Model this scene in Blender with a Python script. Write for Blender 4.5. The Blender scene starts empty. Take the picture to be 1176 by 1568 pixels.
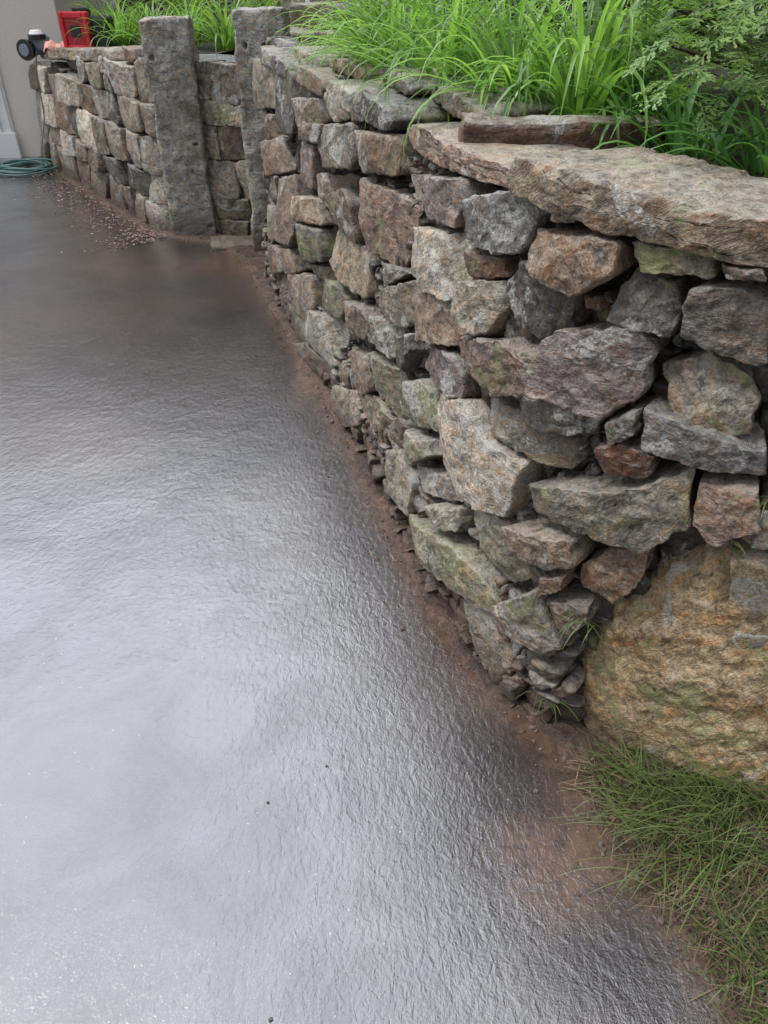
import bpy, math, random
import numpy as np
from mathutils import noise, Vector, Matrix
rng=random.Random(11)
nrs=np.random.RandomState(5)
scene=bpy.context.scene
# ------------------------------------------------------------------ helpers
def link(o,parent=None):
    scene.collection.objects.link(o)
    if parent: o.parent=parent
    return o
def mesh_obj(name,verts,faces,mat=None,smooth=True,parent=None,attrs=None):
    me=bpy.data.meshes.new(name)
    me.from_pydata(verts if isinstance(verts,list) else verts.tolist(),[],faces if isinstance(faces,list) else faces.tolist())
    if smooth: me.polygons.foreach_set('use_smooth',[True]*len(me.polygons))
    if attrs:
        for k,(typ,data) in attrs.items():
            a=me.attributes.new(k,typ,'POINT')
            data=np.asarray(data,dtype=np.float32).ravel()
            a.data.foreach_set({'FLOAT':'value','FLOAT_VECTOR':'vector','FLOAT_COLOR':'color'}[typ],data)
    me.update()
    o=bpy.data.objects.new(name,me)
    if mat: me.materials.append(mat)
    return link(o,parent)
def empty(name):
    o=bpy.data.objects.new(name,None); return link(o)
class NT:
    def __init__(s,name):
        s.m=bpy.data.materials.new(name); s.m.use_nodes=True
        s.t=s.m.node_tree; s.t.nodes.clear()
        s.out=s.n('ShaderNodeOutputMaterial'); s.b=s.n('ShaderNodeBsdfPrincipled')
        s.l(s.b.outputs[0],s.out.inputs[0])
    def n(s,t,**k):
        x=s.t.nodes.new(t)
        for a,b in k.items(): setattr(x,a,b)
        return x
    def l(s,a,b): s.t.links.new(a,b)
    def attr(s,n): return s.n('ShaderNodeAttribute',attribute_name=n)
    def noise(s,vec,scale,detail=4,rough=.6,dist=0):
        x=s.n('ShaderNodeTexNoise'); x.inputs['Scale'].default_value=scale
        x.inputs['Detail'].default_value=detail; x.inputs['Roughness'].default_value=rough
        x.inputs['Distortion'].default_value=dist
        if vec is not None: s.l(vec,x.inputs['Vector'])
        return x.outputs[0]
    def ramp(s,val,stops):
        x=s.n('ShaderNodeValToRGB'); e=x.color_ramp.elements
        while len(e)<len(stops): e.new(.5)
        for i,(p,c) in enumerate(stops):
            e[i].position=p
            if not isinstance(c,(tuple,list)): c=(c,c,c)
            e[i].color=(c[0],c[1],c[2],1)
        s.l(val,x.inputs[0]); return x.outputs[0]
    def mix(s,mode,fac,a,b):
        x=s.n('ShaderNodeMix',data_type='RGBA',blend_type=mode)
        for inp,v in ((x.inputs[0],fac),(x.inputs[6],a),(x.inputs[7],b)):
            if isinstance(v,(int,float)): inp.default_value=v
            elif isinstance(v,tuple): inp.default_value=(v[0],v[1],v[2],1)
            else: s.l(v,inp)
        return x.outputs[2]
    def math(s,op,a,b=0.0,clamp=False):
        x=s.n('ShaderNodeMath',operation=op); x.use_clamp=clamp
        for i,v in enumerate((a,b)):
            if isinstance(v,(int,float)): x.inputs[i].default_value=v
            else: s.l(v,x.inputs[i])
        return x.outputs[0]
    def bump(s,h,dist,strength=1,prev=None):
        x=s.n('ShaderNodeBump'); x.inputs['Distance'].default_value=dist; x.inputs['Strength'].default_value=strength
        s.l(h,x.inputs['Height'])
        if prev is not None: s.l(prev,x.inputs['Normal'])
        return x.outputs[0]
    def obj(s): return s.n('ShaderNodeTexCoord').outputs['Object']
    def set(s,**k):
        for a,v in k.items():
            i=s.b.inputs[a.replace('_',' ')]
            if isinstance(v,(int,float)): i.default_value=v
            elif isinstance(v,tuple): i.default_value=(v[0],v[1],v[2],1)
            else: s.l(v,i)
def simple(name,col,rough=.6,var=.15,scale=20,bump=0,**k):
    t=NT(name); c=t.obj()
    nz=t.noise(c,scale,4)
    f=t.ramp(nz,[(.3,1-var),(.7,1+var)])
    t.set(Base_Color=t.mix('MULTIPLY',1.0,col,f),Roughness=rough,**k)
    if bump: t.set(Normal=t.bump(nz,bump))
    return t.m
# ------------------------------------------------------------------ materials
def stone_mat():
    t=NT('weathered_fieldstone'); tx=t.attr('tx').outputs['Vector']; col=t.attr('col').outputs['Color']
    moss=t.attr('moss').outputs['Fac']
    n1=t.noise(tx,8,4,.62,.4); n2=t.noise(tx,42,5,.72); n3=t.noise(tx,170,2,.6)
    mp=t.n('ShaderNodeMapping'); mp.inputs['Scale'].default_value=(1,1,2.6); t.l(tx,mp.inputs['Vector'])
    n4=t.noise(mp.outputs[0],15,5,.68,.7)
    c=t.mix('MULTIPLY',1.0,col,t.ramp(n1,[(.3,(.56,.50,.43)),(.5,(1,1,1)),(.72,(1.5,1.48,1.43))]))
    c=t.mix('MULTIPLY',.65,c,t.ramp(n2,[(.32,(.35,.33,.31)),(.5,1.0),(.68,1.6)]))
    c=t.mix('MULTIPLY',.5,c,t.ramp(n3,[(.35,.35),(.6,1.4)]))
    st=t.ramp(n4,[(.49,0.0),(.63,.72)])
    c=t.mix('MIX',st,c,t.mix('MULTIPLY',1.0,c,(1.26,.85,.54)))
    dk=t.ramp(n4,[(.34,.85),(.46,0.0)])
    c=t.mix('MIX',dk,c,t.mix('MULTIPLY',1.0,c,(.36,.32,.28)))
    n5=t.noise(tx,5.5,5,.7,.5)
    li=t.math('MULTIPLY',t.ramp(n5,[(.57,0.0),(.61,1.0)]),t.ramp(n3,[(.4,0.25),(.55,.85)]))
    c=t.mix('MIX',li,c,(.46,.455,.41))
    mo=t.math('MULTIPLY',t.ramp(n5,[(.37,1.0),(.43,0.0)]),moss,True)
    c=t.mix('MIX',t.math('MULTIPLY',mo,.85),c,t.mix('MIX',n2,(.05,.06,.02),(.42,.45,.19)))
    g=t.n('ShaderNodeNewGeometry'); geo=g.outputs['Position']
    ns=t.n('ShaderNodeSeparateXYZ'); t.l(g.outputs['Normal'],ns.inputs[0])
    up=t.math('MULTIPLY',t.ramp(ns.outputs[2],[(.25,0.0),(.85,.42)]),t.ramp(n2,[(.38,.2),(.55,1.0)]))  # paler colour on up-facing faces, painting in light along the stones' upper edges
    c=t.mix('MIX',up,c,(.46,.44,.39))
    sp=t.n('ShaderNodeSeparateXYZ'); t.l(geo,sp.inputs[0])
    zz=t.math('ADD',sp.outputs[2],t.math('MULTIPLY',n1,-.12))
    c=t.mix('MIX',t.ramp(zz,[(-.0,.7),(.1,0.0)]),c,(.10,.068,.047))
    h=t.math('ADD',t.math('MULTIPLY',n4,.016),t.math('ADD',t.math('MULTIPLY',n2,.010),t.math('MULTIPLY',n3,.0024)))
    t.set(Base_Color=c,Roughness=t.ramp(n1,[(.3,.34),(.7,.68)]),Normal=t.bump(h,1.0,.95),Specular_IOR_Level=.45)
    return t.m
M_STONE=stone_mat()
def driveway_mat():
    t=NT('wet_asphalt'); o=t.obj(); mud=t.attr('mud').outputs['Fac']
    big=t.noise(o,.9,3,.55,.3); med=t.noise(o,5,5,.6,.3); pat=t.noise(o,3.1,5,.6,.6)
    mp=t.n('ShaderNodeMapping'); mp.inputs['Scale'].default_value=(1,.6,1); mp.inputs['Rotation'].default_value=(0,0,.5); t.l(o,mp.inputs['Vector'])
    rip=t.noise(mp.outputs[0],58,3,.62,.6); g=t.noise(o,200,3,.7)
    base=t.mix('MIX',t.ramp(med,[(.3,0.0),(.7,1.0)]),(.018,.015,.015),(.038,.032,.031))
    base=t.mix('MULTIPLY',.85,base,t.ramp(g,[(.35,.2),(.65,2.0)]))
    brown=t.mix('MIX',t.ramp(big,[(.44,0.0),(.66,.6)]),base,(.072,.052,.040))
    mf=t.math('MULTIPLY',mud,t.ramp(t.noise(o,22,6,.7,.5),[(.3,.1),(.58,1.0)]),True)
    c=t.mix('MIX',mf,brown,(.16,.095,.060))
    v=t.n('ShaderNodeTexVoronoi'); v.inputs['Scale'].default_value=55; t.l(o,v.inputs['Vector'])
    rc=t.n('ShaderNodeSeparateColor'); t.l(v.outputs['Color'],rc.inputs[0])
    sp=t.math('MULTIPLY',t.ramp(v.outputs['Distance'],[(.08,1.0),(.16,0.0)]),t.ramp(rc.outputs[0],[(.88,0.0),(.92,1.0)]))
    c=t.mix('MIX',t.math('MULTIPLY',sp,.5),c,(.35,.32,.29))
    h=t.math('ADD',t.math('ADD',t.math('MULTIPLY',med,.006),t.math('MULTIPLY',rip,.0030)),t.math('MULTIPLY',g,.0014))
    wet=t.ramp(pat,[(.35,.09),(.5,.12),(.68,.2)])
    r=t.mix('MIX',t.math('MULTIPLY',mf,.3),wet,(.5,.5,.5))
    cw=t.ramp(pat,[(.42,.9),(.66,.55)])
    t.set(Base_Color=c,Roughness=r,Normal=t.bump(h,1.0,.66),IOR=1.8,Coat_Weight=cw,Coat_IOR=1.65,Coat_Roughness=.06,Coat_Normal=t.bump(h,1.0,.42))
    return t.m
M_DRIVE=driveway_mat()
def soil_mat(name,c1,c2,rough=.6,wet=.0):
    t=NT(name); o=t.obj()
    a=t.noise(o,7,5,.65,.3); b_=t.noise(o,60,5,.7); f=t.noise(o,230,3,.6)
    c=t.mix('MIX',t.ramp(a,[(.35,0.0),(.65,1.0)]),c1,c2)
    c=t.mix('MULTIPLY',.9,c,t.ramp(b_,[(.3,.35),(.5,1.0),(.7,1.7)]))
    c=t.mix('MULTIPLY',.6,c,t.ramp(f,[(.35,.4),(.65,1.5)]))
    h=t.math('ADD',t.math('MULTIPLY',b_,.014),t.math('MULTIPLY',f,.003))
    t.set(Base_Color=c,Roughness=t.ramp(a,[(.35,rough),(.65,max(.2,rough-.25-wet))]),Normal=t.bump(h,1.0,1.0))
    return t.m
M_SOIL=soil_mat('wet_red_soil',(.065,.042,.030),(.16,.10,.070),.40,.1)
M_MULCH=soil_mat('dark_mulch',(.03,.022,.015),(.07,.045,.03),.8)
M_GROUND=soil_mat('ground_turf',(.04,.05,.02),(.06,.07,.03),.8)
def leaf_mat(name,dark,light,trans=.35,rough=.4):
    t=NT(name); a=t.attr('rnd').outputs['Fac']
    c=t.mix('MIX',a,dark,light)
    t.set(Base_Color=c,Roughness=rough)
    if trans>0:
        tr=t.n('ShaderNodeBsdfTranslucent'); t.l(t.mix('MULTIPLY',1.0,c,(1.5,1.7,.8)),tr.inputs[0])
        mx=t.n('ShaderNodeMixShader'); mx.inputs[0].default_value=trans
        t.l(t.b.outputs[0],mx.inputs[1]); t.l(tr.outputs[0],mx.inputs[2]); t.l(mx.outputs[0],t.out.inputs[0])
    return t.m
M_LILY=leaf_mat('daylily_leaf',(.06,.15,.03),(.38,.58,.17),.42,.32)
M_LILYD=leaf_mat('daylily_leaf_dark',(.05,.13,.035),(.20,.40,.12),.35,.32)
M_CEDAR=leaf_mat('cedar_foliage',(.03,.065,.02),(.28,.42,.13),.25,.5)
M_TREE=leaf_mat('tree_leaf',(.015,.035,.010),(.045,.085,.025),0,.5)
M_GRASS=leaf_mat('grass_blade',(.05,.08,.02),(.20,.26,.08),.3,.45)
M_STRAW=leaf_mat('dry_straw',(.05,.03,.018),(.30,.21,.13),.0,.6)
M_PETAL=leaf_mat('fallen_petal',(.08,.038,.028),(.46,.31,.27),.0,.6)
M_BARK=simple('bark',(.07,.05,.035),.85,.5,12,.02)
# ------------------------------------------------------------------ paths
def cat(P,n=16):
    out=[]
    Q=[(2*P[0][0]-P[1][0],2*P[0][1]-P[1][1])]+list(P)+[(2*P[-1][0]-P[-2][0],2*P[-1][1]-P[-2][1])]
    for i in range(1,len(Q)-2):
        for k in range(n):
            t=k/n; r=[]
            for c in (0,1):
                a,b,cc,d=Q[i-1][c],Q[i][c],Q[i+1][c],Q[i+2][c]
                r.append(.5*(2*b+(cc-a)*t+(2*a-5*b+4*cc-d)*t*t+(3*b-a-3*cc+d)*t**3))
            out.append(tuple(r))
    out.append(P[-1]); return np.array(out)
class Path:
    def __init__(s,P,bat=.08,n=16):
        s.L=cat(P,n); d=np.diff(s.L,axis=0); l=np.hypot(d[:,0],d[:,1])
        s.S=np.concatenate([[0],np.cumsum(l)]); T=np.gradient(s.L,axis=0)
        for _ in range(3): T=np.vstack([T[:1],(T[:-2]+T[1:-1]*2+T[2:])/4,T[-1:]])
        T/=np.hypot(T[:,0],T[:,1])[:,None]; s.T=T; s.bat=bat; s.len=s.S[-1]
    def at(s,ss,z,h):
        ss=np.asarray(ss,float); x=np.interp(ss,s.S,s.L[:,0]); y=np.interp(ss,s.S,s.L[:,1])
        tx=np.interp(ss,s.S,s.T[:,0]); ty=np.interp(ss,s.S,s.T[:,1])
        e=np.where(ss<0,ss,np.where(ss>s.len,ss-s.len,0)); x=x+tx*e; y=y+ty*e
        o=h-s.bat*z
        return np.stack([x-ty*o,y+tx*o,z+0*x],1)
FP=[(1.6,.75),(1.2,.88),(.85,1.02),(.60,1.12),(.42,1.24),(.284,1.40),(.15,1.72),(.03,2.14),(-.10,2.58),(-.223,3.0),(-.44,3.7),(-.67,4.4),(-.85,5.1)]
WALL=Path(FP)
PAL={'g':(.262,.236,.194),'b':(.228,.176,.134),'r':(.235,.142,.100),'d':(.135,.127,.110),'l':(.46,.435,.385),'m':(.225,.218,.160),'u':(.185,.187,.185),'t':(.325,.268,.188),'p':(.190,.158,.143),'o':(.36,.27,.16)}
# ------------------------------------------------------------------ stone mesher
class Stones:
    def __init__(s): s.V=[];s.F=[];s.C=[];s.X=[];s.M=[];s.n=0
    def add(s,path,poly,key,depth=.14,proud=0.0,bulge=.004,gap=.002,N=44,K=9,amp=1.0,moss=None,shade=1.0,round_=.0035,facets=5,slope=(.05,.36),taper=.10,corner=0,low=1.0,tl=1.0,dmin=.04):
        P=np.array(poly,float)
        A=.5*np.sum(P[:,0]*np.roll(P[:,1],-1)-np.roll(P[:,0],-1)*P[:,1])
        if A<0: P=P[::-1]; A=-A
        if A<1e-5: return
        Q=np.vstack([P,P[:1]]); seg=np.hypot(*np.diff(Q,axis=0).T); cs=np.concatenate([[0],np.cumsum(seg)])
        tt=(np.arange(N)+.5)/N*cs[-1]
        O=np.stack([np.interp(tt,cs,Q[:,0]),np.interp(tt,cs,Q[:,1])],1)
        c=O.mean(0)
        for _ in range(corner): O=(np.roll(O,1,0)+2*O+np.roll(O,-1,0))/4
        R=math.sqrt(A/math.pi)
        D=O-c; rad=np.hypot(D[:,0],D[:,1])[:,None]; O=c+D*np.clip(1-gap/np.maximum(rad,.01),.6,1.2)
        sd=rng.random()*100
        wob=np.array([noise.noise(Vector((p[0]*11,p[1]*11,sd)))*.05+noise.noise(Vector((p[0]*40,p[1]*40,sd)))*.05 for p in O])*R*amp
        D=O-c; rad=np.hypot(D[:,0],D[:,1])[:,None]; O=O+D/np.maximum(rad,1e-3)*wob[:,None]
        r=min(round_,R*.25); w=min(.5,r/R*1.1)
        fs=1-(1-np.linspace(.04,1,K))**1.5
        tilt=(rng.uniform(-.14,.14)*tl,rng.uniform(-.16,.16)*tl)
        pl=[]
        for i in range(facets):
            ph=rng.random()*6.283; pl.append((math.cos(ph),math.sin(ph),rng.uniform(*slope),rng.uniform(.2,.95)*R))
        rings=[]
        for f in fs:
            p=c+(O-c)*f
            x=p[:,0]-c[0]; y=p[:,1]-c[1]
            h=proud+bulge*(1-f**2)+tilt[0]*x+tilt[1]*y
            for (cx,sx,sl,ds) in pl: h=np.minimum(h,proud+bulge+tilt[0]*x+tilt[1]*y+sl*(ds-(x*cx+y*sx)))
            h=np.maximum(h,proud-dmin)
            if f>1-w: h=h-r*(1-math.sqrt(max(0,1-((f-(1-w))/w)**2)))
            rings.append((p,h))
        he=rings[-1][1]
        for k,q in enumerate((.1,.35,.65,1.0)):
            p=c+(O-c)*(1-taper*q); rings.append((p,he-depth*q))
        pts=np.concatenate([path.at(p[:,0],p[:,1],h) for p,h in rings])
        sz=min(1.0,R/.09)
        off=Vector((rng.random()*50,rng.random()*50,rng.random()*50))
        out=np.empty_like(pts)
        for i,v in enumerate(pts):
            q=Vector(v)+off
            n2=noise.noise_vector(q*15); 
            d=noise.noise_vector(q*6)*.005*sz*low+Vector((abs(n2.x)-.25,abs(n2.y)-.25,abs(n2.z)-.25))*.011*sz+noise.noise_vector(q*42)*.0052+noise.noise_vector(q*105)*.0026
            out[i]=(v[0]+d[0]*amp,v[1]+d[1]*amp,v[2]+d[2]*amp)
        b=s.n; nr=len(rings)
        for k in range(nr-1):
            for i in range(N):
                j=(i+1)%N; s.F.append((b+k*N+i,b+k*N+j,b+(k+1)*N+j,b+(k+1)*N+i))
        s.F.append(tuple(b+i for i in range(N-1,-1,-1)))
        s.F.append(tuple(b+(nr-1)*N+i for i in range(N)))
        s.n+=len(out); s.V.append(out)
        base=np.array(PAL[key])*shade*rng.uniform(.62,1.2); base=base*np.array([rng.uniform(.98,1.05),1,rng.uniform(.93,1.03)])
        s.C.append(np.tile(np.append(base,1),(len(out),1)))
        Rm=np.array(Matrix.Rotation(rng.random()*6.28,3,Vector((rng.uniform(-1,1),rng.uniform(-1,1),rng.uniform(-1,1))).normalized()))
        s.X.append((out-out.mean(0))@Rm.T+nrs.uniform(-20,20,3))
        if moss is None: moss=1.0 if key=='m' else (rng.random()**1.6)
        s.M.append(np.full(len(out),moss))
    def build(s,name,parent=None,mat=None):
        V=np.concatenate(s.V)
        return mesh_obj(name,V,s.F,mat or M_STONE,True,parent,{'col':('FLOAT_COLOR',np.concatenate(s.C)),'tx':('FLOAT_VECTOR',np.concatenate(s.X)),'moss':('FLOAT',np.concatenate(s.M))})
def pack(st,path,s0,s1,z0,ztop,rh=(.10,.19),rw=(.14,.34),keys='ggbbdmltpr',slant=.05,**kw):
    z=z0; row=0
    ph=rng.random()*10
    def bd(s,r):
        return .035*noise.noise(Vector((s*2.3,r*3.7,ph)))+.02*noise.noise(Vector((s*7,r*5.1,ph)))
    zmax=ztop(s0) if callable(ztop) else ztop
    if callable(ztop): zmax=max(ztop(s0),ztop(s1))
    while z<zmax-.03:
        h=rng.uniform(*rh)
        if zmax-(z+h)<rh[0]*.6: h=zmax-z
        s=s0-rng.uniform(0,.1); sl=rng.uniform(-slant,slant)
        while s<s1:
            w=rng.uniform(*rw)*(.8 if h<.12 else 1); sl2=rng.uniform(-slant,slant)
            e=min(s+w,s1+.05); zt=ztop(.5*(s+e)) if callable(ztop) else ztop
            if z+h*.5<zt:
                def B(x): return z+(bd(x,row) if row else 0)
                def T(x): return min(z+h+bd(x,row+1),zt+.03*math.sin(x*9))
                mid=(s+e)/2+rng.uniform(-.3,.3)*w
                if h>.15 and w<.26 and rng.random()<.3:
                    zm=z+h*rng.uniform(.4,.6)
                    st.add(path,[(s+.0,B(s)),(e,B(e)),(e+sl2*.5,zm),(s+sl*.5,zm+.01)],rng.choice(keys),**kw)
                    st.add(path,[(s+sl*.5,zm+.01),(e+sl2*.5,zm),(e+sl2,T(e)),(s+sl,T(s))],rng.choice(keys),**kw)
                else:
                    pts=[(s,B(s)+rng.uniform(0,.015)),(mid,B(mid)-.004),(e,B(e)+rng.uniform(0,.015)),(e+sl2,T(e)-rng.uniform(0,.02)),(mid+rng.uniform(-.02,.02),T(mid)+rng.uniform(-.01,.01)),(s+sl,T(s)-rng.uniform(0,.02))]
                    st.add(path,pts,rng.choice(keys),**dict(kw,proud=kw.get('proud',0)+rng.uniform(-.02,.025)))
            s=e; sl=sl2
        z+=h; row+=1
# ------------------------------------------------------------------ main wall : stones surveyed as (s along wall, z height)
MM="""g 4550,1157 4470,982 5247,857 5200,1130
d 4466,1132 4092,1176 4025,1082 4044,934 4392,877
b 4974,871 4471,953 4393,857 4867,767
b 4868,757 4393,869 4229,739 4722,613
g 4723,606 4478,664 4481,550 4812,455
b 4478,657 4037,761 3921,608 3982,456 4350,375 4481,534
l 2043,614 1807,700 1718,655 1514,684 1540,584 1559,508 1800,423 1987,458
g 1504,647 1199,776 1126,835 1106,713 1182,622 1365,608 1476,586
b 1113,811 1007,825 988,760 1052,700 1101,728
l 1004,771 960,802 957,696 984,703
b 2478,252 2325,383 2220,382 2234,315 2460,183
g 2226,401 2021,471 1981,440 2076,361 2198,359
g 2496,163 2295,279 2112,269 2107,149 2320,109
l 2132,328 1992,390 1848,435 1792,397 1870,356 2050,285
g 1936,313 1771,400 1752,338 1853,301
m 1759,429 1567,492 1432,482 1428,411 1520,326 1683,311
m 2110,159 1803,291 1607,302 1529,255 1563,205 2015,87
b 1521,522 1325,592 1303,534 1370,489 1503,459
g 1768,179 1581,213 1434,199 1452,68 1529,22
g 1542,244 1394,420 1303,299 1340,255 1465,228
r 1394,450 1328,495 1329,458 1382,400
b 1371,397 1263,438 1256,396 1300,330
b 1322,507 1259,582 1166,630 1167,547 1218,452 1302,454
d 1410,205 1329,251 1343,133 1389,109
r 1466,68 1392,119 1401,54 1455,18"""
M5="""g 968,86 896,103 876,75 939,54;b 940,48 864,72 833,54 898,30;b 864,70 799,87 781,69 833,51;g 898,26 833,51 802,27 841,2;m 841,-1 803,41 742,16 740,-10 800,-25;g 818,56 727,85 719,58 756,11 802,31;g 810,216 714,228 708,213 796,189;b 796,199 712,210 717,195 770,188;p 809,181 738,190 734,156 794,148;t 793,137 701,156 684,139 787,118;m 792,114 686,136 676,112 776,82"""
B36="""lj074hs7ahl6uii6mj86s
gjh6ggv6ugk64jo5jk85u
dho78gb7ift7bg770h46v
bgu6qek72e86hfz66gq6b
bk65bhi5thl5ej24rk24t
biz52h45ogk5iga4si14pix4l
bgo5yep66df66d95ldz51fn4ugc5k
tih4ige4rfu4lfg3yhk3nid3t
blk2rjj3di53liq38k72u
mk72uht3hgx3fhe2tju2a
lk421hp2pgu2vhi1ni41dk916
gm100k813i41bic0lk503
bgx3fff3uew3nf938g92y
gfj4ped4zda56ea4mfa4b
gey49ea4mcs58cj4odd46eq3yf042
gfe3pdj44dc3pdy3df13b
bhp1kgf2dga1qhl0y
bgg2if32yes2bfp1pga1q
mf430dc3ed131d92eel2e
ghm13fq1ufc19gd0mhn0k
tfq1sec2ddd2cdw1lfd1f
ddc42cm4ecg45cw3ldd3i
bcr54b35maq5daq4zcd4f
pcf4bax4tad4qa94eap47c73z
mcv3fc53tbi3wb53ebw32cp2t
ldc5wb16gaq6fak5vb65hcz5b
pdz6jb573ay6vb56hde64
ub26v9l7b91789d6o9s6jb26g
l91768m7a8l769073
b956z7t787l757k6y846k946k
d9m699c6l886l876h8b628i5v9a5u
gap5x9p699i629q5jac5baq5l
ram6d9s6h9n6aah61
bar54965p8f5n8h5b934za64uao4v
b935n8h5t8e5p8q5j915i
r886i7y6k7u6f856d
p88667a6f726a715s7e5g8d5e8g5n8e5z
d7g6z706w6u6n6w6e7n6e7m6r
m7j786v7a6m786l727c6z
b6k77667864746h73
g6t6y6g71616x5v6c6a6c6t6h6u6q
g6z616h6b63685u5y5u5m645e6k5i
d8r557z5f7e5f7f577y508o4v
d7b5f705n6z5l6x5d7757
u6y5o665l5m5i5k5864586u59
r7e5273596p586p4y784s
ga04m8u4x7n537h4v7u4h9k49"""
polys=[]
for ln in MM.splitlines():
    p=ln.split(); polys.append((p[0],[tuple(float(v)/1000 for v in q.split(',')) for q in p[1:]]))
for ln in M5.split(';'):
    p=ln.split(); polys.append((p[0],[tuple(float(v)/200 for v in q.split(',')) for q in p[1:]]))
for ln in B36.splitlines():
    k=ln[0]; r=ln[1:]; polys.append((k,[(int(r[i:i+2],36)/200,(int(r[i+2:i+4],36)-20)/200) for i in range(0,len(r),4)]))
wall=empty('stone_retaining_wall')
st=Stones()
for k,P in polys:
    cs=sum(p[0] for p in P)/len(P)
    near=cs<2.7
    P=[(a,max(z,-.03)) for a,z in P]
    st.add(WALL,P,k,depth=.17,proud=rng.uniform(-.022,.038),bulge=.004 if near else .012,N=96 if near else 56,K=20 if near else 11,
           gap=.001,amp=1.0,facets=5)
pack(st,WALL,-1.6,.93,0,1.2,proud=0,depth=.15,N=36,K=7)
st.build('face_stones',wall)
st=Stones()
pack(st,WALL,.9,5.3,-.03,1.22,rh=(.06,.12),rw=(.07,.18),keys='bbrdgp',proud=-.08,depth=.12,N=26,K=6,shade=.28,amp=.8,bulge=.01,gap=.006)  # recessed filler stones coloured very dark, painting shade into the deep gaps
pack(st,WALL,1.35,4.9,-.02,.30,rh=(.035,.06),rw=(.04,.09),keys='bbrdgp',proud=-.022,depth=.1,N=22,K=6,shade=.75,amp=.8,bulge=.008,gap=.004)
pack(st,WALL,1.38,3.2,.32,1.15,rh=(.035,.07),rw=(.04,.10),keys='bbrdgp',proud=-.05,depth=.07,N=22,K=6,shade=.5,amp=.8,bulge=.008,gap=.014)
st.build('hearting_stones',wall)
st=Stones()
cap=dict(depth=.27,taper=.03,facets=3,slope=(.03,.15),round_=.007,amp=.9,low=1.0,tl=.3)
st.add(WALL,[(1.73,1.245),(1.70,1.285),(1.417,1.288),(1.139,1.275),(1.0,1.27),(1.0,1.2),(1.112,1.203),(1.27,1.21),(1.388,1.21),(1.598,1.21),(1.70,1.218)],'t',proud=.035,N=150,K=22,shade=1.0,moss=.8,gap=0,bulge=.008,**cap)
st.add(WALL,[(2.60,1.185),(2.50,1.215),(2.018,1.232),(1.66,1.238),(1.66,1.212),(1.892,1.192),(2.368,1.15),(2.537,1.150)],'b',proud=.0,N=100,K=16,moss=.5,gap=0,shade=1.1,**cap)
st.add(WALL,[(.98,1.19),(.98,1.27),(.6,1.28),(.25,1.26),(.2,1.19)],'g',proud=.02,N=70,K=10,**cap)
st.add(WALL,[(.18,1.19),(.18,1.28),(-.5,1.28),(-.9,1.27),(-.9,1.19)],'b',proud=.02,N=70,K=10,**cap)
for (a,b,z0,z1,k,pr) in [(2.62,3.0,1.17,1.235,'d',.015),(2.75,3.25,1.245,1.285,'g',-.10),(3.05,3.45,1.16,1.22,'l',.01),(3.3,3.75,1.225,1.265,'b',-.08),(3.5,4.0,1.15,1.215,'b',.01),(3.85,4.4,1.20,1.25,'g',-.05),(4.1,4.6,1.15,1.21,'d',.02),(4.55,5.1,1.14,1.20,'g',0),(2.3,2.75,1.235,1.28,'p',-.14)]:
    cap['depth']=.24
    zm=(z0+z1)/2
    st.add(WALL,[(a,zm),(a+.02,z0),((a+b)/2,z0-.005),(b-.03,z0),(b,zm),(b-.04,z1),((a+b)/2,z1+.008),(a+.04,z1-.005)],k,proud=pr,N=60,K=9,**cap)
st.build('cap_stones',wall)
st=Stones()
st.add(WALL,[(1.318,.215),(1.281,.322),(1.225,.449),(1.151,.56),(1.068,.66),(.95,.715),(.75,.74),(.55,.68),(.42,.4),(.4,.1),(.5,-.08),(.797,-.08),(1.0,-.08),(1.196,-.06),(1.30,.06)],'o',depth=.35,proud=.01,bulge=.03,N=190,K=56,round_=.045,facets=10,slope=(.12,.6),amp=1.6,moss=.7,shade=1.15,gap=0,corner=2,dmin=.09)
st.build('boulder')
# ------------------------------------------------------------------ far wall, recess between posts, upper wall, steps
F2=Path([(-1.42,5.56),(-1.66,5.68),(-2.25,6.5),(-2.75,7.18),(-3.25,7.95)],.06)
fw=Stones()
zt2=lambda s: 1.06-.07*s
pack(fw,F2,0,F2.len,-.02,zt2,rh=(.13,.25),rw=(.2,.52),keys='gglgbgldlg',slant=.09,N=44,K=10,depth=.16,facets=5,gap=-.001,shade=1.12)
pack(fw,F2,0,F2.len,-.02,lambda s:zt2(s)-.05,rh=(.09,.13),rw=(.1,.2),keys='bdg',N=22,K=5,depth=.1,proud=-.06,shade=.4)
for i in range(9):
    a=.05+i*.29; z=zt2(a)-.01
    fw.add(F2,[(a,z),(a+.27,z-.01),(a+.25,z+.05+rng.random()*.03),(a+.05,z+.06+rng.random()*.03)],rng.choice('ggbr'),depth=.25,N=36,K=7,proud=rng.uniform(-.05,.02))
fw.build('stone_wall')
F2b=Path([(-.80,5.36),(-.95,5.44),(-1.1,5.50),(-1.22,5.58)],.03)
fw=Stones()
pack(fw,F2b,-.1,F2b.len+.1,-.02,1.06,rh=(.14,.28),rw=(.18,.32),keys='ggmgbd',slant=.08,N=44,K=10,depth=.16,gap=-.001)
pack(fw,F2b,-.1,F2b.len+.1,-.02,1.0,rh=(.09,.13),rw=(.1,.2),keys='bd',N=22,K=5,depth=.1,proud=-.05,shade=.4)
fw.build('infill_stone_panel')
F3=Path([(2.4,4.3),(1.2,5.0),(.2,5.6),(-.55,6.3),(-1.2,7.5),(-2.0,8.9),(-2.6,9.6)],.08)
fw=Stones()
pack(fw,F3,0,F3.len,1.0,1.85,rh=(.12,.22),rw=(.22,.5),keys='ggdbm',N=34,K=7,depth=.2)
fw.build('upper_stone_wall')
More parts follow.
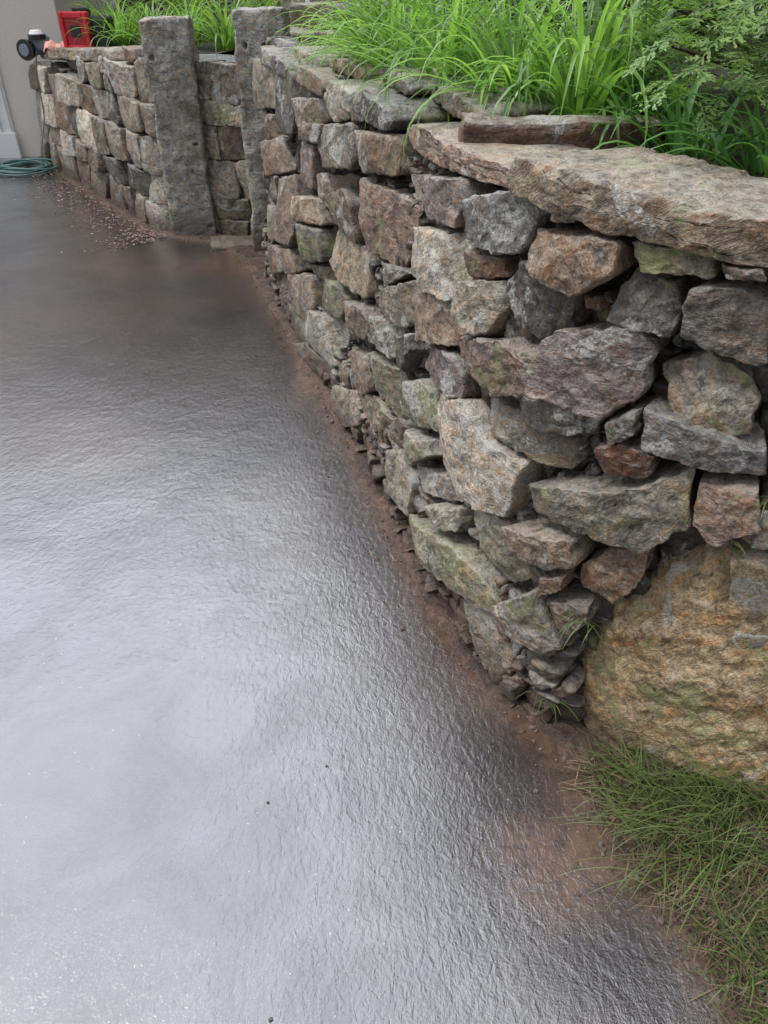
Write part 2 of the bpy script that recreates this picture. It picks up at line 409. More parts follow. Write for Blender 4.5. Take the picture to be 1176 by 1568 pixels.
def rough_box(name,cx,cy,z0,sx,sy,sz,rot=0,col='g',holes=(),res=.014,amp=.006,parent=None,shade=1,moss=.3,edge=.012):
    V=[];F=[]; idx={}
    nx,ny,nz=max(3,int(sx/res)),max(3,int(sy/res)),max(3,int(sz/res))
    off=Vector((rng.random()*40,rng.random()*40,rng.random()*40))
    def vert(i,j,k):
        key=(i,j,k)
        if key in idx: return idx[key]
        p=Vector(((i/nx-.5)*sx,(j/ny-.5)*sy,k/nz*sz))
        q=p+off
        e=[abs(abs(p.x)-sx/2)<edge, abs(abs(p.y)-sy/2)<edge, (sz-p.z)<edge]
        d=noise.noise_vector(q*5)*amp*2.2+noise.noise_vector(q*16)*amp+noise.noise_vector(q*45)*amp*.6
        r=p+d
        if sum(e)>=2:
            c=Vector((0,0,min(p.z,sz-.1))); ch=edge*(.35+.9*max(0,noise.noise(q*12)))
            v=(c-p); v.normalize(); r+=v*ch
        for (hx,hz) in holes:
            if j==0:
                dd=math.hypot(p.x-hx,p.z-hz)
                if dd<.013: r.y+=.035
        idx[key]=len(V); V.append(r); return idx[key]
    def face(f,A,B,fl=False):
        for a in range(A):
            for b in range(B):
                q=(f(a,b),f(a+1,b),f(a+1,b+1),f(a,b+1)); F.append(q[::-1] if fl else q)
    face(lambda a,b:vert(a,0,b),nx,nz); face(lambda a,b:vert(a,ny,b),nx,nz,True)
    face(lambda a,b:vert(0,a,b),ny,nz,True); face(lambda a,b:vert(nx,a,b),ny,nz)
    face(lambda a,b:vert(a,b,nz),nx,ny)
    arr=np.array([tuple(v) for v in V]); c,s_=math.cos(rot),math.sin(rot)
    W=np.stack([arr[:,0]*c-arr[:,1]*s_+cx,arr[:,0]*s_+arr[:,1]*c+cy,arr[:,2]+z0],1)
    n=len(W); base=np.array(PAL[col])*shade
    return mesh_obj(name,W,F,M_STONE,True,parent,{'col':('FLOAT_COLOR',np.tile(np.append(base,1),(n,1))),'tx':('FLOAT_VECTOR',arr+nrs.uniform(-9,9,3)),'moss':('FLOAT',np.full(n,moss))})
PAL['q']=(.33,.33,.30)
rough_box('granite_post',-1.335,5.60,-.03,.30,.22,1.31,.06,'q',holes=[(.10,.62),(.11,.1),(-.10,1.12),(.05,.45)],moss=.35,amp=.009)
rough_box('granite_post',-.70,5.22,-.03,.30,.22,1.38,-.05,'q',holes=[(-.08,1.2),(.09,1.15)],moss=.35,amp=.009)
rough_box('ledge_stone',-1.0,5.30,-.04,.36,.22,.07,.15,'m',moss=1,amp=.01)
rough_box('planter_edge_slab',.43,2.07,1.16,.48,.13,.12,-.04,'r',moss=.05,amp=.005,shade=.6,res=.01)
steps=empty('stone_steps')
for i,(x,y,z,sx,sy,sz,r,c) in enumerate([(-.42,5.75,1.02,.62,.34,.18,-.1,'g'),(-.25,6.05,1.19,.66,.34,.15,-.2,'m'),(-.12,6.3,1.33,.7,.34,.15,-.3,'g'),(.05,5.3,1.12,.3,.3,.33,.3,'b')]):
    rough_box('step_%d'%(i+1),x,y,z,sx,sy,sz,r,c,parent=steps,amp=.010,res=.02)
# ------------------------------------------------------------------ driveway edge, soil
E=np.array([(1.0,-2.2),(.85,-1),(.72,0),(.635,.45),(.60,.74),(.53,.85),(.475,.95),(.45,1.08),(.410,1.2),(.262,1.382),(.120,1.702),(-.002,2.122),(-.136,2.572),(-.266,3.003),(-.492,3.7),(-.73,4.4),(-.93,5.0),(-1.15,5.3),(-1.5,5.45),(-1.72,5.65),(-2.28,6.44),(-2.8,7.17),(-3.3,7.95)])
def sdist(X,Y,E):
    best=np.full(X.shape,1e9); sg=np.zeros(X.shape)
    for i in range(len(E)-1):
        a=E[i];b=E[i+1];d=b-a;l2=d@d
        t=np.clip(((X-a[0])*d[0]+(Y-a[1])*d[1])/l2,0,1)
        px=X-(a[0]+t*d[0]);py=Y-(a[1]+t*d[1]); q=np.hypot(px,py)
        cr=-(d[0]*py-d[1]*px)
        m=q<best-1e-9; best=np.where(m,q,best); sg=np.where(m,np.sign(cr),sg)
    return best*np.where(sg==0,1,sg)
def nz(X,Y,sc,seed=0):
    return np.array([noise.noise(Vector((x*sc,y*sc,seed))) for x,y in zip(X.ravel(),Y.ravel())]).reshape(X.shape)
def grid(name,x0,x1,y0,y1,res,zf,keep,mat,attrf=None):
    nx=int((x1-x0)/res)+1;ny=int((y1-y0)/res)+1
    X,Y=np.meshgrid(np.linspace(x0,x1,nx),np.linspace(y0,y1,ny)); 
    K=keep(X,Y); sel=np.where(K.ravel())[0]
    idx=-np.ones(X.size,int); idx[sel]=np.arange(len(sel))
    xs=X.ravel()[sel]; ys=Y.ravel()[sel]; zs=zf(xs,ys)
    I=idx.reshape(X.shape); a=I[:-1,:-1];b=I[:-1,1:];c=I[1:,1:];d=I[1:,:-1]
    ok=(a>=0)&(b>=0)&(c>=0)&(d>=0)
    F=np.stack([a[ok],b[ok],c[ok],d[ok]],1)
    return mesh_obj(name,np.stack([xs,ys,zs],1),F,mat,True,None,attrf(xs,ys) if attrf else None)
def bank_z(x,y):
    d=sdist(x,y,E)+.026*nz(x,y,9,3)+.016*nz(x,y,31,4)
    z=-.014+.026*np.clip(d/.03,0,1)
    nearf=np.clip((1.35-y)/.3,0,1)
    z+=nearf*.15*np.clip((d-.05)/.5,0,1)
    z+=np.clip(d/.05,0,1)*(.008*nz(x,y,14,7)+.008*nz(x,y,40,8)+.005*nz(x,y,95,9))
    return z
soil=grid('soil_bank',-.9,2.4,-.6,3.2,.0085,bank_z,lambda X,Y:(lambda d:(d>-.06)&(d<.16+1.6*(Y<1.3)))(sdist(X,Y,E)),M_SOIL)
grid('soil_edge',-3.6,-.2,3.19,8.05,.02,bank_z,lambda X,Y:(lambda d:(d>-.06)&(d<.2))(sdist(X,Y,E)),M_SOIL)
def mudattr(x,y):
    d=sdist(x,y,E)
    m=np.exp(-np.maximum(-d,0)/.032)*.85
    def blob(cx,cy,rx,ry,a): return a*np.exp(-(((x-cx)/rx)**2+((y-cy)/ry)**2)**1.5)
    m=m+blob(.37,.88,.11,.12,.8)+blob(.27,.97,.06,.05,.4)+blob(-.36,3.25,.07,.22,.7)+blob(.22,.55,.3,.1,.12)+blob(-.95,4.9,.3,.3,.5)+blob(-2.0,6.0,.4,.6,.3)+blob(-2.2,3.5,.5,.9,.30)+blob(-1.6,4.9,.8,.3,.2)+blob(-1.5,2.6,.5,.3,.15)
    return {'mud':('FLOAT',np.clip(m,0,1))}
drv=grid('driveway',-9,3.2,-5,8.25,.045,lambda x,y:0*x,lambda X,Y:sdist(X,Y,E)<.25,M_DRIVE,mudattr)
mesh_obj('ground',[(-300,-300,-.03),(300,-300,-.03),(300,300,-.03),(-300,300,-.03)],[(0,1,2,3)],M_GROUND,False)
TE=np.array([(4.0,-.1),(1.6,.75),(1.2,.88),(.85,1.02),(.60,1.12),(.42,1.24),(.284,1.40),(.15,1.72),(.03,2.14),(-.10,2.58),(-.223,3.0),(-.44,3.7),(-.67,4.4),(-.83,5.3),(-1.2,5.6),(-1.66,5.75),(-2.25,6.5),(-2.75,7.18),(-3.2,8.0)])
def terr_z(x,y):
    d=sdist(x,y,TE)
    z=1.18-.30*np.clip((y-5.0)/2.5,0,1)+.18*np.clip(d-.5,0,6)
    return z+.03*nz(x,y,3,1)+.012*nz(x,y,16,2)
grid('terrace_soil',-3.2,9,-1,16,.06,terr_z,lambda X,Y:(lambda d:(d>.14)&((X>-2.95)|(Y<8)))(sdist(X,Y,TE)),M_MULCH)
# ------------------------------------------------------------------ leafy things
class Leaves:
    def __init__(s): s.V=[];s.F=[];s.R=[]
    def strip(s,pts,w,r,side,fold=0):
        b=len(s.V); n=len(pts)
        for i,p in enumerate(pts):
            f=i/(n-1); ww=w*(min(1,.55+f*2))*(1-f**2.2)+.0004
            s.V.append(tuple(p-side*ww)); s.V.append(tuple(p+Vector((0,0,-fold*ww)))); s.V.append(tuple(p+side*ww)); s.R+= [r,r*.75,r]
        for i in range(n-1):
            a=b+i*3; s.F.append((a,a+1,a+4,a+3)); s.F.append((a+1,a+2,a+5,a+4))
    def quad(s,p,u,v,r):
        b=len(s.V); s.V+= [tuple(p-u),tuple(p+v*.6),tuple(p+u),tuple(p-v)]; s.R+=[r]*4; s.F.append((b,b+1,b+2,b+3))
    def thin(s,a,b_,w,r,side):
        b=len(s.V); s.V+=[tuple(a-side*w*.6),tuple((a+b_)/2-side*w),tuple(b_),tuple((a+b_)/2+side*w)]; s.R+=[r]*4; s.F.append((b,b+1,b+2,b+3))
    def build(s,name,mat,parent=None):
        return mesh_obj(name,s.V,s.F,mat,True,parent,{'rnd':('FLOAT',s.R)})
def daylily(name,x,y,z,n=130,L=(.3,.6),mat=None,w=.0072,spread=.07):
    lv=Leaves()
    for i in range(n):
        az=rng.random()*6.283; d=Vector((math.cos(az),math.sin(az),0)); side=Vector((-d.y,d.x,0))
        le=rng.uniform(*L); tilt=rng.uniform(.05,1.0)
        p=Vector((x,y,z))+d*rng.uniform(0,spread)+side*rng.uniform(-.04,.04); pts=[p.copy()]
        el=math.pi/2-tilt; nseg=10; curl=rng.uniform(.12,.5); sw=rng.uniform(-.12,.12)
        for k in range(nseg):
            el-=curl*(k/nseg)*1.3
            dd=(d*math.cos(el)+side*sw*k/nseg+Vector((0,0,math.sin(el))))
            p=p+dd*(le/nseg); pts.append(p.copy())
        lv.strip(pts,rng.uniform(.6,1.3)*w,min(1,rng.random()*.9+.05),side,.5)
    return lv.build(name,mat or M_LILY)
for (x,y) in [(.30,2.55),(.46,2.34),(.12,2.95),(-.02,3.35),(.60,2.60),(.32,3.1),(-.12,3.85),(.16,3.6)]:
    daylily('daylily',x+.08,y,1.2,n=140)
for (x,y) in [(.72,1.95),(.86,1.80),(.64,2.18)]:
    daylily('daylily',x,y,1.18,n=42,mat=M_LILYD,w=.008,L=(.2,.36))
for (x,y,z) in [(-2.1,7.2,1.0),(-1.75,6.9,1.0),(-1.45,6.6,1.02),(-1.1,6.3,1.05),(-1.6,7.6,1.1),(-2.4,7.9,1.0),(.25,4.6,1.2),(-.9,7.0,1.15)]:
    daylily('daylily',x,y,z,n=100,w=.008,L=(.3,.55))
def limb(name,pts,r0,r1,parent):
    V=[];F=[];N=8
    for i,p in enumerate(pts):
        f=i/(len(pts)-1); r=r0+(r1-r0)*f
        d=(pts[min(i+1,len(pts)-1)]-pts[max(i-1,0)]).normalized(); u=d.orthogonal().normalized(); w=d.cross(u)
        for k in range(N):
            a=k/N*6.283; V.append(tuple(p+(u*math.cos(a)+w*math.sin(a))*r*(1+.12*noise.noise(p*3+Vector((k,0,0))))))
    for i in range(len(pts)-1):
        for k in range(N): F.append((i*N+k,i*N+(k+1)%N,(i+1)*N+(k+1)%N,(i+1)*N+k))
    return mesh_obj(name,V,F,M_BARK,True,parent)
def cedar():
    root=empty('cedar_shrub'); lv=Leaves()
    def spray(o,d,L,r):
        d=d.normalized(); side=d.cross(Vector((rng.uniform(-.3,.3),rng.uniform(-.3,.3),1))).normalized(); p=o.copy(); n=9
        for k in range(n):
            d=(d+Vector((0,0,-.03))+Vector((rng.uniform(-.14,.14),rng.uniform(-.14,.14),rng.uniform(-.1,.1)))).normalized(); q=p+d*(L/n)
            up=side.cross(d)
            lv.thin(p,q+d*.004,.0026,r*.7,side)
            for sg in (-1,1):
                if rng.random()<.2: continue
                l2=L*.36*(1-k/n*.6)*rng.uniform(.5,1.3); dd=(d*rng.uniform(.7,1.3)+side*sg+Vector((0,0,rng.uniform(-.3,.25)))).normalized()
                e=q+dd*l2; pp=dd.cross(up).normalized()
                lv.thin(q,e,.0019,min(1,r+rng.uniform(0,.2)),pp)
                for j in range(1,5):
                    b=q+(e-q)*(j+rng.uniform(-.3,.3))/5
                    for s2 in (-1,1):
                        d3=(dd*1.1+pp*s2*rng.uniform(.5,.9)+up*rng.uniform(-.3,.3)).normalized()
                        lv.thin(b,b+d3*l2*.3*rng.uniform(.5,1.3),.0021,min(1,r+rng.uniform(0,.45)),d3.cross(up).normalized())
            p=q
    for i in range(360):
        o=Vector((rng.uniform(.62,1.5),rng.uniform(1.85,2.9),rng.uniform(1.33,1.85)))
        if i>140: o=Vector((rng.uniform(.6,1.1),rng.uniform(1.78,2.5),rng.uniform(1.33,1.58)))
        d=Vector((rng.uniform(-1,.3),rng.uniform(-.9,.3),rng.uniform(-.35,.5)))
        depth=(o.y-1.8)/.8
        spray(o,d,rng.uniform(.08,.17),max(0,rng.uniform(.25,.95)-depth*.5))
    lv.build('foliage',M_CEDAR,root)
    for i in range(18):
        a=Vector((1.45,2.7,1.1)); b=Vector((rng.uniform(.65,1.5),rng.uniform(1.85,2.8),rng.uniform(1.38,1.9)))
        limb('branch_%d'%i,[a,(a+b)/2+Vector((0,0,.06)),b],.02,.003,root)
cedar()
def tree(name,bx,by,bz,C,R,n=22000,ls=.07,clusters=90):
    root=empty(name); C=Vector(C)
    cl=[]
    for i in range(clusters):
        v=Vector((rng.gauss(0,1),rng.gauss(0,1),rng.gauss(0,1))).normalized()*rng.uniform(.35,1.0)
        cl.append(C+Vector((v.x*R[0],v.y*R[1],v.z*R[2])))
    per=n//clusters; cen=np.repeat(np.array([tuple(c) for c in cl]),per,0); m=len(cen)
    P=cen+nrs.normal(0,.17*min(R),(m,3))*np.array([1,1,.6])
    U=nrs.normal(0,1,(m,3)); U/=np.linalg.norm(U,axis=1)[:,None]; W=np.cross(U,nrs.normal(0,1,(m,3))); W/=np.linalg.norm(W,axis=1)[:,None]
    s=ls*nrs.uniform(.6,1.3,(m,1))
    V=np.stack([P-U*s,P+W*s*.55,P+U*s,P-W*s*.55],1).reshape(-1,3)
    F=np.arange(m*4).reshape(-1,4)
    mesh_obj('crown',V,F,M_TREE,False,root,{'rnd':('FLOAT',np.repeat(nrs.rand(m),4))})
    base=Vector((bx,by,bz)); top=C+Vector((0,0,R[2]*.5))
    pts=[base+(top-base)*k/6+Vector((rng.uniform(-.1,.1),rng.uniform(-.1,.1),0))*(k>0) for k in range(7)]
    limb('trunk',pts,.2,.05,root)
    for i in range(14):
        a=pts[rng.randint(2,5)]; b=rng.choice(cl); limb('limb_%d'%i,[a,(a+b)/2+Vector((0,0,.2)),b],.07,.015,root)
tree('maple_tree',3.8,4.8,1.5,(3.7,4.6,6.2),(2.6,3.0,2.5),16000,.13)
tree('maple_tree',2.8,9.5,2.2,(2.5,9.6,6.3),(3.1,2.5,3.2),12000,.15)
tree('maple_tree',-1.5,16,2,(-1.8,16,6.0),(4.5,2.5,4.0),10000,.22)
tree('maple_tree',6.5,1.5,1.5,(6,1.5,5.5),(2.4,3,3),10000,.14)
tree('maple_tree',-9,19,0,(-9,19,6.5),(5,3,4.5),9000,.25)
tree('maple_tree',6.5,12,2,(6.5,12,6),(4,4,4),9000,.22)
tree('maple_tree',-2,-9,0,(-2,-9,6),(5,3,4),9000,.22)
def shrub(name,C,R,n,ls,mat):
    m=n; P=nrs.normal(0,1,(m,3)); P/=np.linalg.norm(P,axis=1)[:,None]; P*=nrs.uniform(.5,1,(m,1))**.5
    lump=np.array([1+.35*noise.noise(Vector(p*2.3)+Vector(C)) for p in P])[:,None]
    P=P*lump*np.array(R)+np.array(C)
    U=nrs.normal(0,1,(m,3)); U/=np.linalg.norm(U,axis=1)[:,None]; W=np.cross(U,nrs.normal(0,1,(m,3))); W/=np.linalg.norm(W,axis=1)[:,None]
    s=ls*nrs.uniform(.6,1.3,(m,1))
    V=np.stack([P-U*s,P+W*s*.5,P+U*s,P-W*s*.5],1).reshape(-1,3)
    mesh_obj(name,V,np.arange(m*4).reshape(-1,4),mat,False,None,{'rnd':('FLOAT',np.repeat(nrs.rand(m),4))})
shrub('evergreen_shrub',(1.75,3.4,1.8),(.9,.7,.9),14000,.022,M_TREE)
shrub('evergreen_shrub',(.95,4.1,1.75),(.8,.4,.7),12000,.022,M_TREE)
shrub('evergreen_shrub',(2.2,2.3,1.8),(.8,.8,.9),9000,.025,M_TREE)
shrub('evergreen_shrub',(-.2,8.2,2.0),(1.6,.7,.9),8000,.04,M_TREE)
# ------------------------------------------------------------------ grass, straw, petals
gl=Leaves(); sw=Leaves()
def bz(x,y): return float(bank_z(np.array([x]),np.array([y]))[0])
xs=nrs.uniform(.42,1.3,32000); ys=nrs.uniform(.35,1.15,32000); dd=sdist(xs,ys,E); zz=bank_z(xs,ys)
for x,y,d,z in zip(xs,ys,dd,zz):
    q=noise.noise(Vector((x*7,y*7,2)))
    if d<.015: continue
    pg=min(.5,max(0,(d-.03)*5))*(1 if q>-.12 else .25)
    u=rng.random()
    if u<pg:
        az=rng.random()*6.283; dv=Vector((math.cos(az),math.sin(az),0)); L=rng.uniform(.035,.12)*(1+1.2*max(0,q))
        p=Vector((x,y,z-.003)); pts=[p.copy()]; el=rng.uniform(.5,1.45)
        for k in range(4):
            el-=rng.uniform(.1,.4); p=p+(dv*math.cos(el)+Vector((0,0,math.sin(el))))*L/4; pts.append(p.copy())
        gl.strip(pts,rng.uniform(.0008,.0015),rng.random()**1.3,Vector((-dv.y,dv.x,0)))
    elif u<pg+.42*min(1,d*9):
        az=rng.random()*6.283; dv=Vector((math.cos(az),math.sin(az),rng.uniform(-.1,.35))); L=rng.uniform(.02,.10)
        p=Vector((x,y,z+.006)); pts=[p,p+dv*L*.5+Vector((0,0,.003)),p+dv*L]
        sw.strip(pts,rng.uniform(.0006,.0014),rng.random()**1.4,Vector((-dv.y,dv.x,0)))
for i in range(220):
    x=rng.uniform(.55,1.0);y=rng.uniform(.84,1.02); z=bz(x,y)
    az=rng.uniform(2,4.5); dv=Vector((math.cos(az),math.sin(az),0)); L=rng.uniform(.10,.28); p=Vector((x,y,z)); pts=[p.copy()]; el=rng.uniform(.9,1.5)
    for k in range(7):
        el-=rng.uniform(.05,.35); p=p+(dv*math.cos(el)+Vector((0,0,math.sin(el))))*L/7; pts.append(p.copy())
    gl.strip(pts,rng.uniform(.0005,.0011),rng.uniform(.3,1),Vector((-dv.y,dv.x,0)))
for (s0,z0,n) in [(1.27,.40,14),(1.0,.80,8),(1.32,.12,10),(1.05,.70,8)]:
    for i in range(n):
        p=Vector(WALL.at(np.array([s0+rng.uniform(-.03,.03)]),np.array([z0]),np.array([.015]))[0]); dv=Vector((rng.uniform(-1,.6),rng.uniform(-1,-.1),0)).normalized(); el=rng.uniform(.2,1.4); L=rng.uniform(.04,.11); pts=[p.copy()]
        for k in range(5):
            el-=rng.uniform(.1,.5); p=p+(dv*math.cos(el)+Vector((0,0,math.sin(el))))*L/5; pts.append(p.copy())
        gl.strip(pts,.0007,rng.uniform(.2,1),Vector((-dv.y,dv.x,0)))
gl.build('grass',M_GRASS); sw.build('pine_straw',M_STRAW)
pt=Leaves()
for i in range(1500):
    t=rng.random(); e=rng.randint(18,21); a=E[e]+(E[e+1]-E[e])*t; n=E[e+1]-E[e]; n=np.array([-n[1],n[0]])/np.hypot(*n)
    off=abs(rng.gauss(0,.19)); x,y=a[0]+n[0]*off*1.0,a[1]+n[1]*off
    az=rng.random()*6.28; u=Vector((math.cos(az),math.sin(az),rng.uniform(-.3,.3)))*rng.uniform(.005,.013); v=Vector((-math.sin(az),math.cos(az),rng.uniform(-.2,.2)))*rng.uniform(.004,.010)
    pt.quad(Vector((x,y,.014 if off<.08 else .006)),u,v,rng.random()**1.3)
pt.build('fallen_petals',M_PETAL)
pb=Stones()
def pebble(x,y,z,r,key):
    b=pb.n
    import bmesh
    bm=bmesh.new(); bmesh.ops.create_icosphere(bm,subdivisions=2,radius=r)
    sc=(rng.uniform(.8,1.4),rng.uniform(.7,1.1),rng.uniform(.45,.8)); o=Vector((rng.random()*9,rng.random()*9,rng.random()*9)); rz=rng.random()*6.28
    arr=[]
    for v in bm.verts:
        q=v.co*(1+.45*noise.noise(v.co/r*1.3+o)); a=Vector((q.x*sc[0],q.y*sc[1],q.z*sc[2])); 
        arr.append((a.x*math.cos(rz)-a.y*math.sin(rz)+x,a.x*math.sin(rz)+a.y*math.cos(rz)+y,a.z+z))
    for f in bm.faces: pb.F.append(tuple(b+v.index for v in f.verts))
    bm.free(); arr=np.array(arr); pb.V.append(arr); pb.n+=len(arr)
    base=np.array(PAL[key])*rng.uniform(.5,1.0); pb.C.append(np.tile(np.append(base,1),(len(arr),1))); pb.X.append(arr+nrs.uniform(-5,5,3)); pb.M.append(np.zeros(len(arr)))
for i in range(240):
    e=rng.randint(3,17); t=rng.random(); a=E[e]+(E[e+1]-E[e])*t; n=E[e+1]-E[e]; n=np.array([n[1],-n[0]])/np.hypot(*n)
    off=rng.uniform(-.02,.05) if rng.random()<.9 else rng.uniform(-.12,0); x,y=a[0]+n[0]*off,a[1]+n[1]*off
    pebble(x,y,max(.001,bz(x,y)),rng.choice([.002,.003,.004,.005,.008]) ,rng.choice('bbgrt'))
for (x,y,r,k) in [(-.21,.60,.0045,'d'),(-.27,1.05,.003,'b'),(-.14,1.15,.0028,'b'),(-.22,2.85,.012,'r')]:
    pebble(x,y,.002,r,k)
pb.build('loose_pebbles')
# ------------------------------------------------------------------ house
M_STUCCO=simple('cream_stucco',(.76,.70,.62),.85,.06,60,.003)
M_WHITE=simple('white_paint',(.82,.82,.81),.45,.04,8)
M_ROOF=simple('roof_shingle',(.07,.065,.06),.9,.4,20,.01)
M_GLASS=simple('dark_glass',(.02,.025,.03),.08,.1,3)
house=empty('stucco_house')
def box(name,x0,x1,y0,y1,z0,z1,mat,parent=None,bev=.0):
    v=[(x0,y0,z0),(x1,y0,z0),(x1,y1,z0),(x0,y1,z0),(x0,y0,z1),(x1,y0,z1),(x1,y1,z1),(x0,y1,z1)]
    f=[(0,3,2,1),(4,5,6,7),(0,1,5,4),(1,2,6,5),(2,3,7,6),(3,0,4,7)]
    o=mesh_obj(name,v,f,mat,False,parent)
    if bev:
        m=o.modifiers.new('b','BEVEL'); m.width=bev; m.segments=2
    return o
Y=8.1
box('wall_right',-3.72,-2.9,Y,14,-.02,3.3,M_STUCCO,house)
box('wall_over_door',-6.6,-3.72,Y,14,2.35,3.3,M_STUCCO,house)
box('wall_left',-9.5,-6.6,Y,14,-.02,3.3,M_STUCCO,house)
box('wall_behind_door',-6.6,-3.72,Y+.2,14,-.02,2.35,M_STUCCO,house)
for k in range(4):
    z0=.01+k*.58; box('door_panel_%d'%k,-6.6,-3.72,Y+.10,Y+.14,z0,z0+.57,M_WHITE,house,.008)
    for j in range(4): box('door_inset_%d_%d'%(k,j),-6.55+j*.71,-5.93+j*.71,Y+.09,Y+.1,z0+.09,z0+.48,M_WHITE,house,.006)
box('trim_outer',-3.74,-3.53,Y-.03,Y-.001,-.01,2.5,M_WHITE,house,.006)
box('trim_bead',-3.70,-3.64,Y-.055,Y-.03,-.01,2.48,M_WHITE,house,.008)
box('trim_bead_edge',-3.575,-3.545,Y-.045,Y-.03,-.01,2.48,M_WHITE,house,.006)
box('trim_plinth',-3.76,-3.51,Y-.065,Y-.032,-.01,.22,M_WHITE,house,.008)
box('trim_left',-6.76,-6.58,Y-.03,Y-.001,-.01,2.5,M_WHITE,house,.006)
box('trim_head',-6.76,-3.53,Y-.032,Y-.002,2.5,2.68,M_WHITE,house,.006)
for x in (-8.6,):
    box('window',x,x+1,Y-.01,Y-.002,1.0,2.3,M_GLASS,house); box('window_frame',x-.08,x+1.08,Y-.03,Y-.012,.9,1.0,M_WHITE,house)
mesh_obj('roof',[(-9.9,7.7,3.3),(-2.5,7.7,3.3),(-2.5,14.4,3.3),(-9.9,14.4,3.3),(-9.9,11,5.4),(-2.5,11,5.4)],[(0,1,5,4),(2,3,4,5),(1,2,5),(3,0,4),(3,2,1,0)],M_ROOF,False,house)
# ------------------------------------------------------------------ things on the far wall
M_RED=simple('red_plastic',(.62,.02,.04),.35,.08,10); M_BLK=simple('black_plastic',(.02,.02,.022),.4,.2,12)
M_GREYP=simple('grey_plastic',(.20,.23,.28),.4,.1,12); M_PEACH=simple('peach_fabric',(.75,.38,.29),.7,.15,30,.004)
def at(o,x,y,z,rz): o.location=(x,y,z); o.rotation_euler=(0,0,rz); return o
case=empty('red_tool_case')
box('body',-.11,.25,.03,.26,0,.235,M_BLK,case,.02)
box('face_frame_left',-.125,-.09,-.02,.05,0,.27,M_RED,case,.01)
box('face_frame_right',.075,.11,-.02,.05,0,.27,M_RED,case,.01)
box('face_frame_top',-.09,.075,-.018,.05,.225,.27,M_RED,case,.01)
box('face_frame_bottom',-.09,.075,-.018,.05,0,.045,M_RED,case,.01)
box('face_panel',-.09,.075,.0,.03,.045,.225,simple('dark_red_panel',(.40,.015,.03),.3),case)
box('display',-.05,.035,-.008,0,.10,.18,M_BLK,case,.004)
box('handle',-.06,.08,.1,.13,.27,.29,M_BLK,case,.006); box('handle_post_a',-.06,-.04,.1,.13,.235,.27,M_BLK,case); box('handle_post_b',.06,.08,.1,.13,.235,.27,M_BLK,case)
at(case,-2.42,7.12,.965,-.15)
def cyl(name,p0,p1,r0,r1,mat,parent,N=24):
    p0=Vector(p0);p1=Vector(p1);d=(p1-p0).normalized();u=d.orthogonal().normalized();w=d.cross(u);V=[];F=[]
    for p,r in ((p0,r0),(p1,r1)):
        for k in range(N): a=k/N*6.2832; V.append(tuple(p+(u*math.cos(a)+w*math.sin(a))*r))
    for k in range(N): F.append((k,(k+1)%N,N+(k+1)%N,N+k))
    F.append(tuple(range(N-1,-1,-1)));F.append(tuple(range(N,2*N)))
    o=mesh_obj(name,V,F,mat,False,parent); m=o.modifiers.new('b','BEVEL'); m.width=.004; m.segments=2; return o
lamp=empty('work_light')
cyl('housing',(0,0,.06),(.0,.12,.07),.06,.055,M_GREYP,lamp)
cyl('cap',(.0,.02,.12),(0,.02,.145),.05,.035,M_WHITE,lamp)
cyl('collar',(.0,.02,.09),(0,.02,.12),.058,.058,M_BLK,lamp)
cyl('lamp_head',(-.085,-.03,.03),(-.06,.06,.035),.066,.05,M_BLK,lamp)
cyl('lamp_lens',(-.088,-.04,.03),(-.085,-.028,.03),.038,.038,M_GREYP,lamp)
cyl('base',(-.02,.05,0),(-.02,.05,.03),.07,.06,M_BLK,lamp)
at(lamp,-2.86,7.40,.92,.0); lamp.scale=(1.2,1.2,1.2)
rag=mesh_obj('folded_rag',[( (i/11-.5)*.2+.01*math.sin(j*2.1),(j/7-.5)*.14+.01*math.sin(i*1.7), .05+.035*math.sin(i*.9+j*.5)*math.cos(j*.8)-(.05 if i in(0,11) or j in (0,7) else 0)) for j in range(8) for i in range(12)],[(j*12+i,j*12+i+1,j*12+i+13,j*12+i+12) for j in range(7) for i in range(11)],M_PEACH)
at(rag,-2.66,7.28,.955,.2)
def tube(name,pts,r,mat,parent=None):
    cu=bpy.data.curves.new(name,'CURVE'); cu.dimensions='3D'; cu.bevel_depth=r; cu.bevel_resolution=3
    sp=cu.splines.new('POLY'); sp.points.add(len(pts)-1)
    for i,p in enumerate(pts): sp.points[i].co=(*p,1)
    cu.materials.append(mat); return link(bpy.data.objects.new(name,cu),parent)
M_HOSE=simple('teal_hose',(.10,.20,.19),.45,.15,15)
pts=[]
for k in range(420):
    a=k/420*6.283*7; R=.24+.045*math.sin(a*.37)+.03*math.sin(a*1.9); pts.append((-3.27+R*math.cos(a)+.03*math.sin(a*.21),7.5+R*.8*math.sin(a),.012+.045*k/420+.008*math.sin(a*2.3)))
tube('garden_hose',pts,.007,M_HOSE)
pts=[]
for k in range(40):
    f=k/39; s=2.35; p=F2.at(np.array([s+.12*math.sin(f*2.5)]),np.array([.93*(1-f)+.02]),np.array([.05+.02*math.sin(f*9)+.1*f*f]))[0]; pts.append(tuple(p))
tube('hanging_cord',pts,.005,M_HOSE)
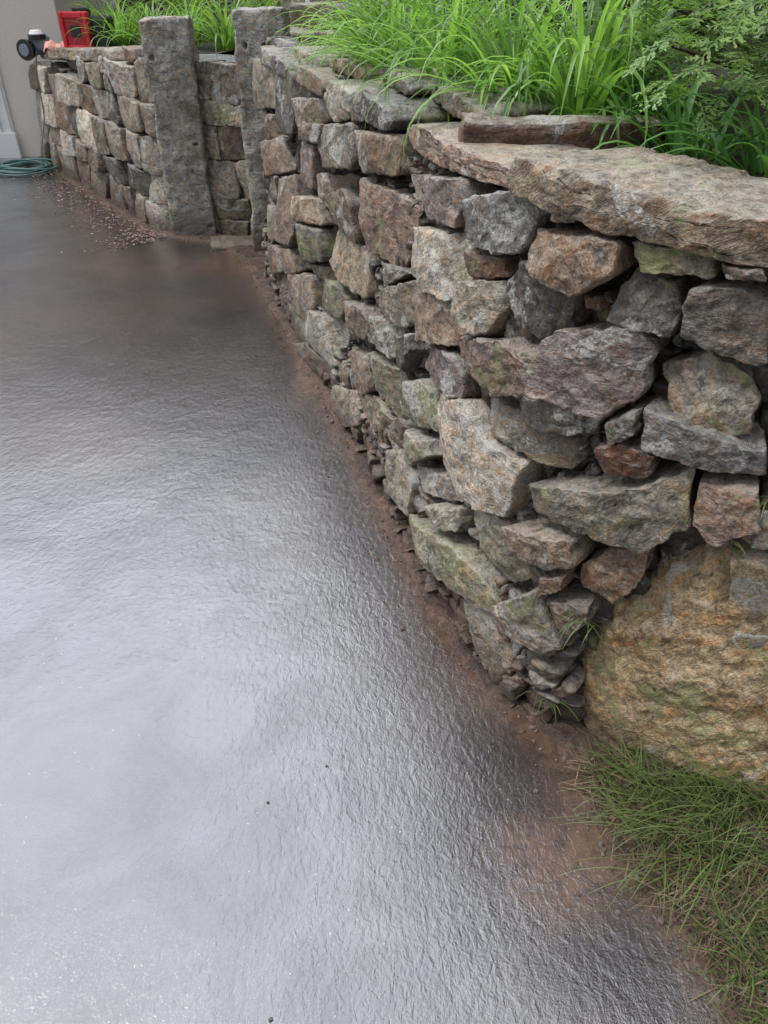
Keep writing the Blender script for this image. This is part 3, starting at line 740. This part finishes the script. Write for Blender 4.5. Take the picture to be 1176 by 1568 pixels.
# ------------------------------------------------------------------ sky, sun, camera
w=bpy.data.worlds.new('World'); scene.world=w; w.use_nodes=True; t=w.node_tree; t.nodes.clear()
out=t.nodes.new('ShaderNodeOutputWorld'); bg=t.nodes.new('ShaderNodeBackground'); sky=t.nodes.new('ShaderNodeTexSky')
sky.sky_type='NISHITA'; sky.sun_disc=False; sky.sun_elevation=math.radians(62); sky.sun_rotation=math.radians(-95); sky.dust_density=3
hs=t.nodes.new('ShaderNodeHueSaturation'); hs.inputs['Saturation'].default_value=.5
tc=t.nodes.new('ShaderNodeTexCoord'); nzn=t.nodes.new('ShaderNodeTexNoise'); nzn.inputs['Scale'].default_value=2.2; nzn.inputs['Detail'].default_value=4
cr=t.nodes.new('ShaderNodeValToRGB'); cr.color_ramp.elements[0].position=.3; cr.color_ramp.elements[0].color=(.56,.61,.70,1); cr.color_ramp.elements[1].position=.7; cr.color_ramp.elements[1].color=(.94,.97,1.06,1)
dp=t.nodes.new('ShaderNodeVectorMath'); dp.operation='DOT_PRODUCT'; dp.inputs[1].default_value=Vector((-.12,.6,.78)).normalized()
gr=t.nodes.new('ShaderNodeMapRange'); gr.interpolation_type='SMOOTHSTEP'; gr.inputs['From Min'].default_value=.45; gr.inputs['From Max'].default_value=1.0; gr.inputs['To Min'].default_value=9; gr.inputs['To Max'].default_value=46
vm=t.nodes.new('ShaderNodeVectorMath'); vm.operation='SCALE'
mx=t.nodes.new('ShaderNodeMix'); mx.data_type='RGBA'; mx.inputs[0].default_value=.85
L=t.links.new
L(tc.outputs['Generated'],nzn.inputs['Vector']); L(nzn.outputs[0],cr.inputs[0]); L(cr.outputs[0],vm.inputs[0])
L(tc.outputs['Generated'],dp.inputs[0]); L(dp.outputs['Value'],gr.inputs['Value']); L(gr.outputs[0],vm.inputs['Scale'])
L(sky.outputs[0],hs.inputs['Color']); L(hs.outputs[0],mx.inputs[6]); L(vm.outputs[0],mx.inputs[7]); L(mx.outputs[2],bg.inputs[0]); L(bg.outputs[0],out.inputs[0])
bg.inputs[1].default_value=.12
sun=bpy.data.lights.new('sun','SUN'); sun.energy=1.5; sun.angle=math.radians(12); sun.color=(1,.97,.92)
so=link(bpy.data.objects.new('sun',sun)); dirv=Vector((.58,.04,-1.1)); so.rotation_euler=dirv.to_track_quat('-Z','Y').to_euler()
cam=bpy.data.cameras.new('camera'); cam.sensor_fit='VERTICAL'; cam.sensor_height=36; cam.sensor_width=27; cam.lens=27.02; cam.clip_end=1000; cam.clip_start=.02
co=link(bpy.data.objects.new('camera',cam)); co.location=(0,0,1.6); co.rotation_euler=(math.radians(54),0,0)
scene.camera=co
scene.view_settings.view_transform='Standard'; scene.view_settings.look='None'; scene.view_settings.exposure=0
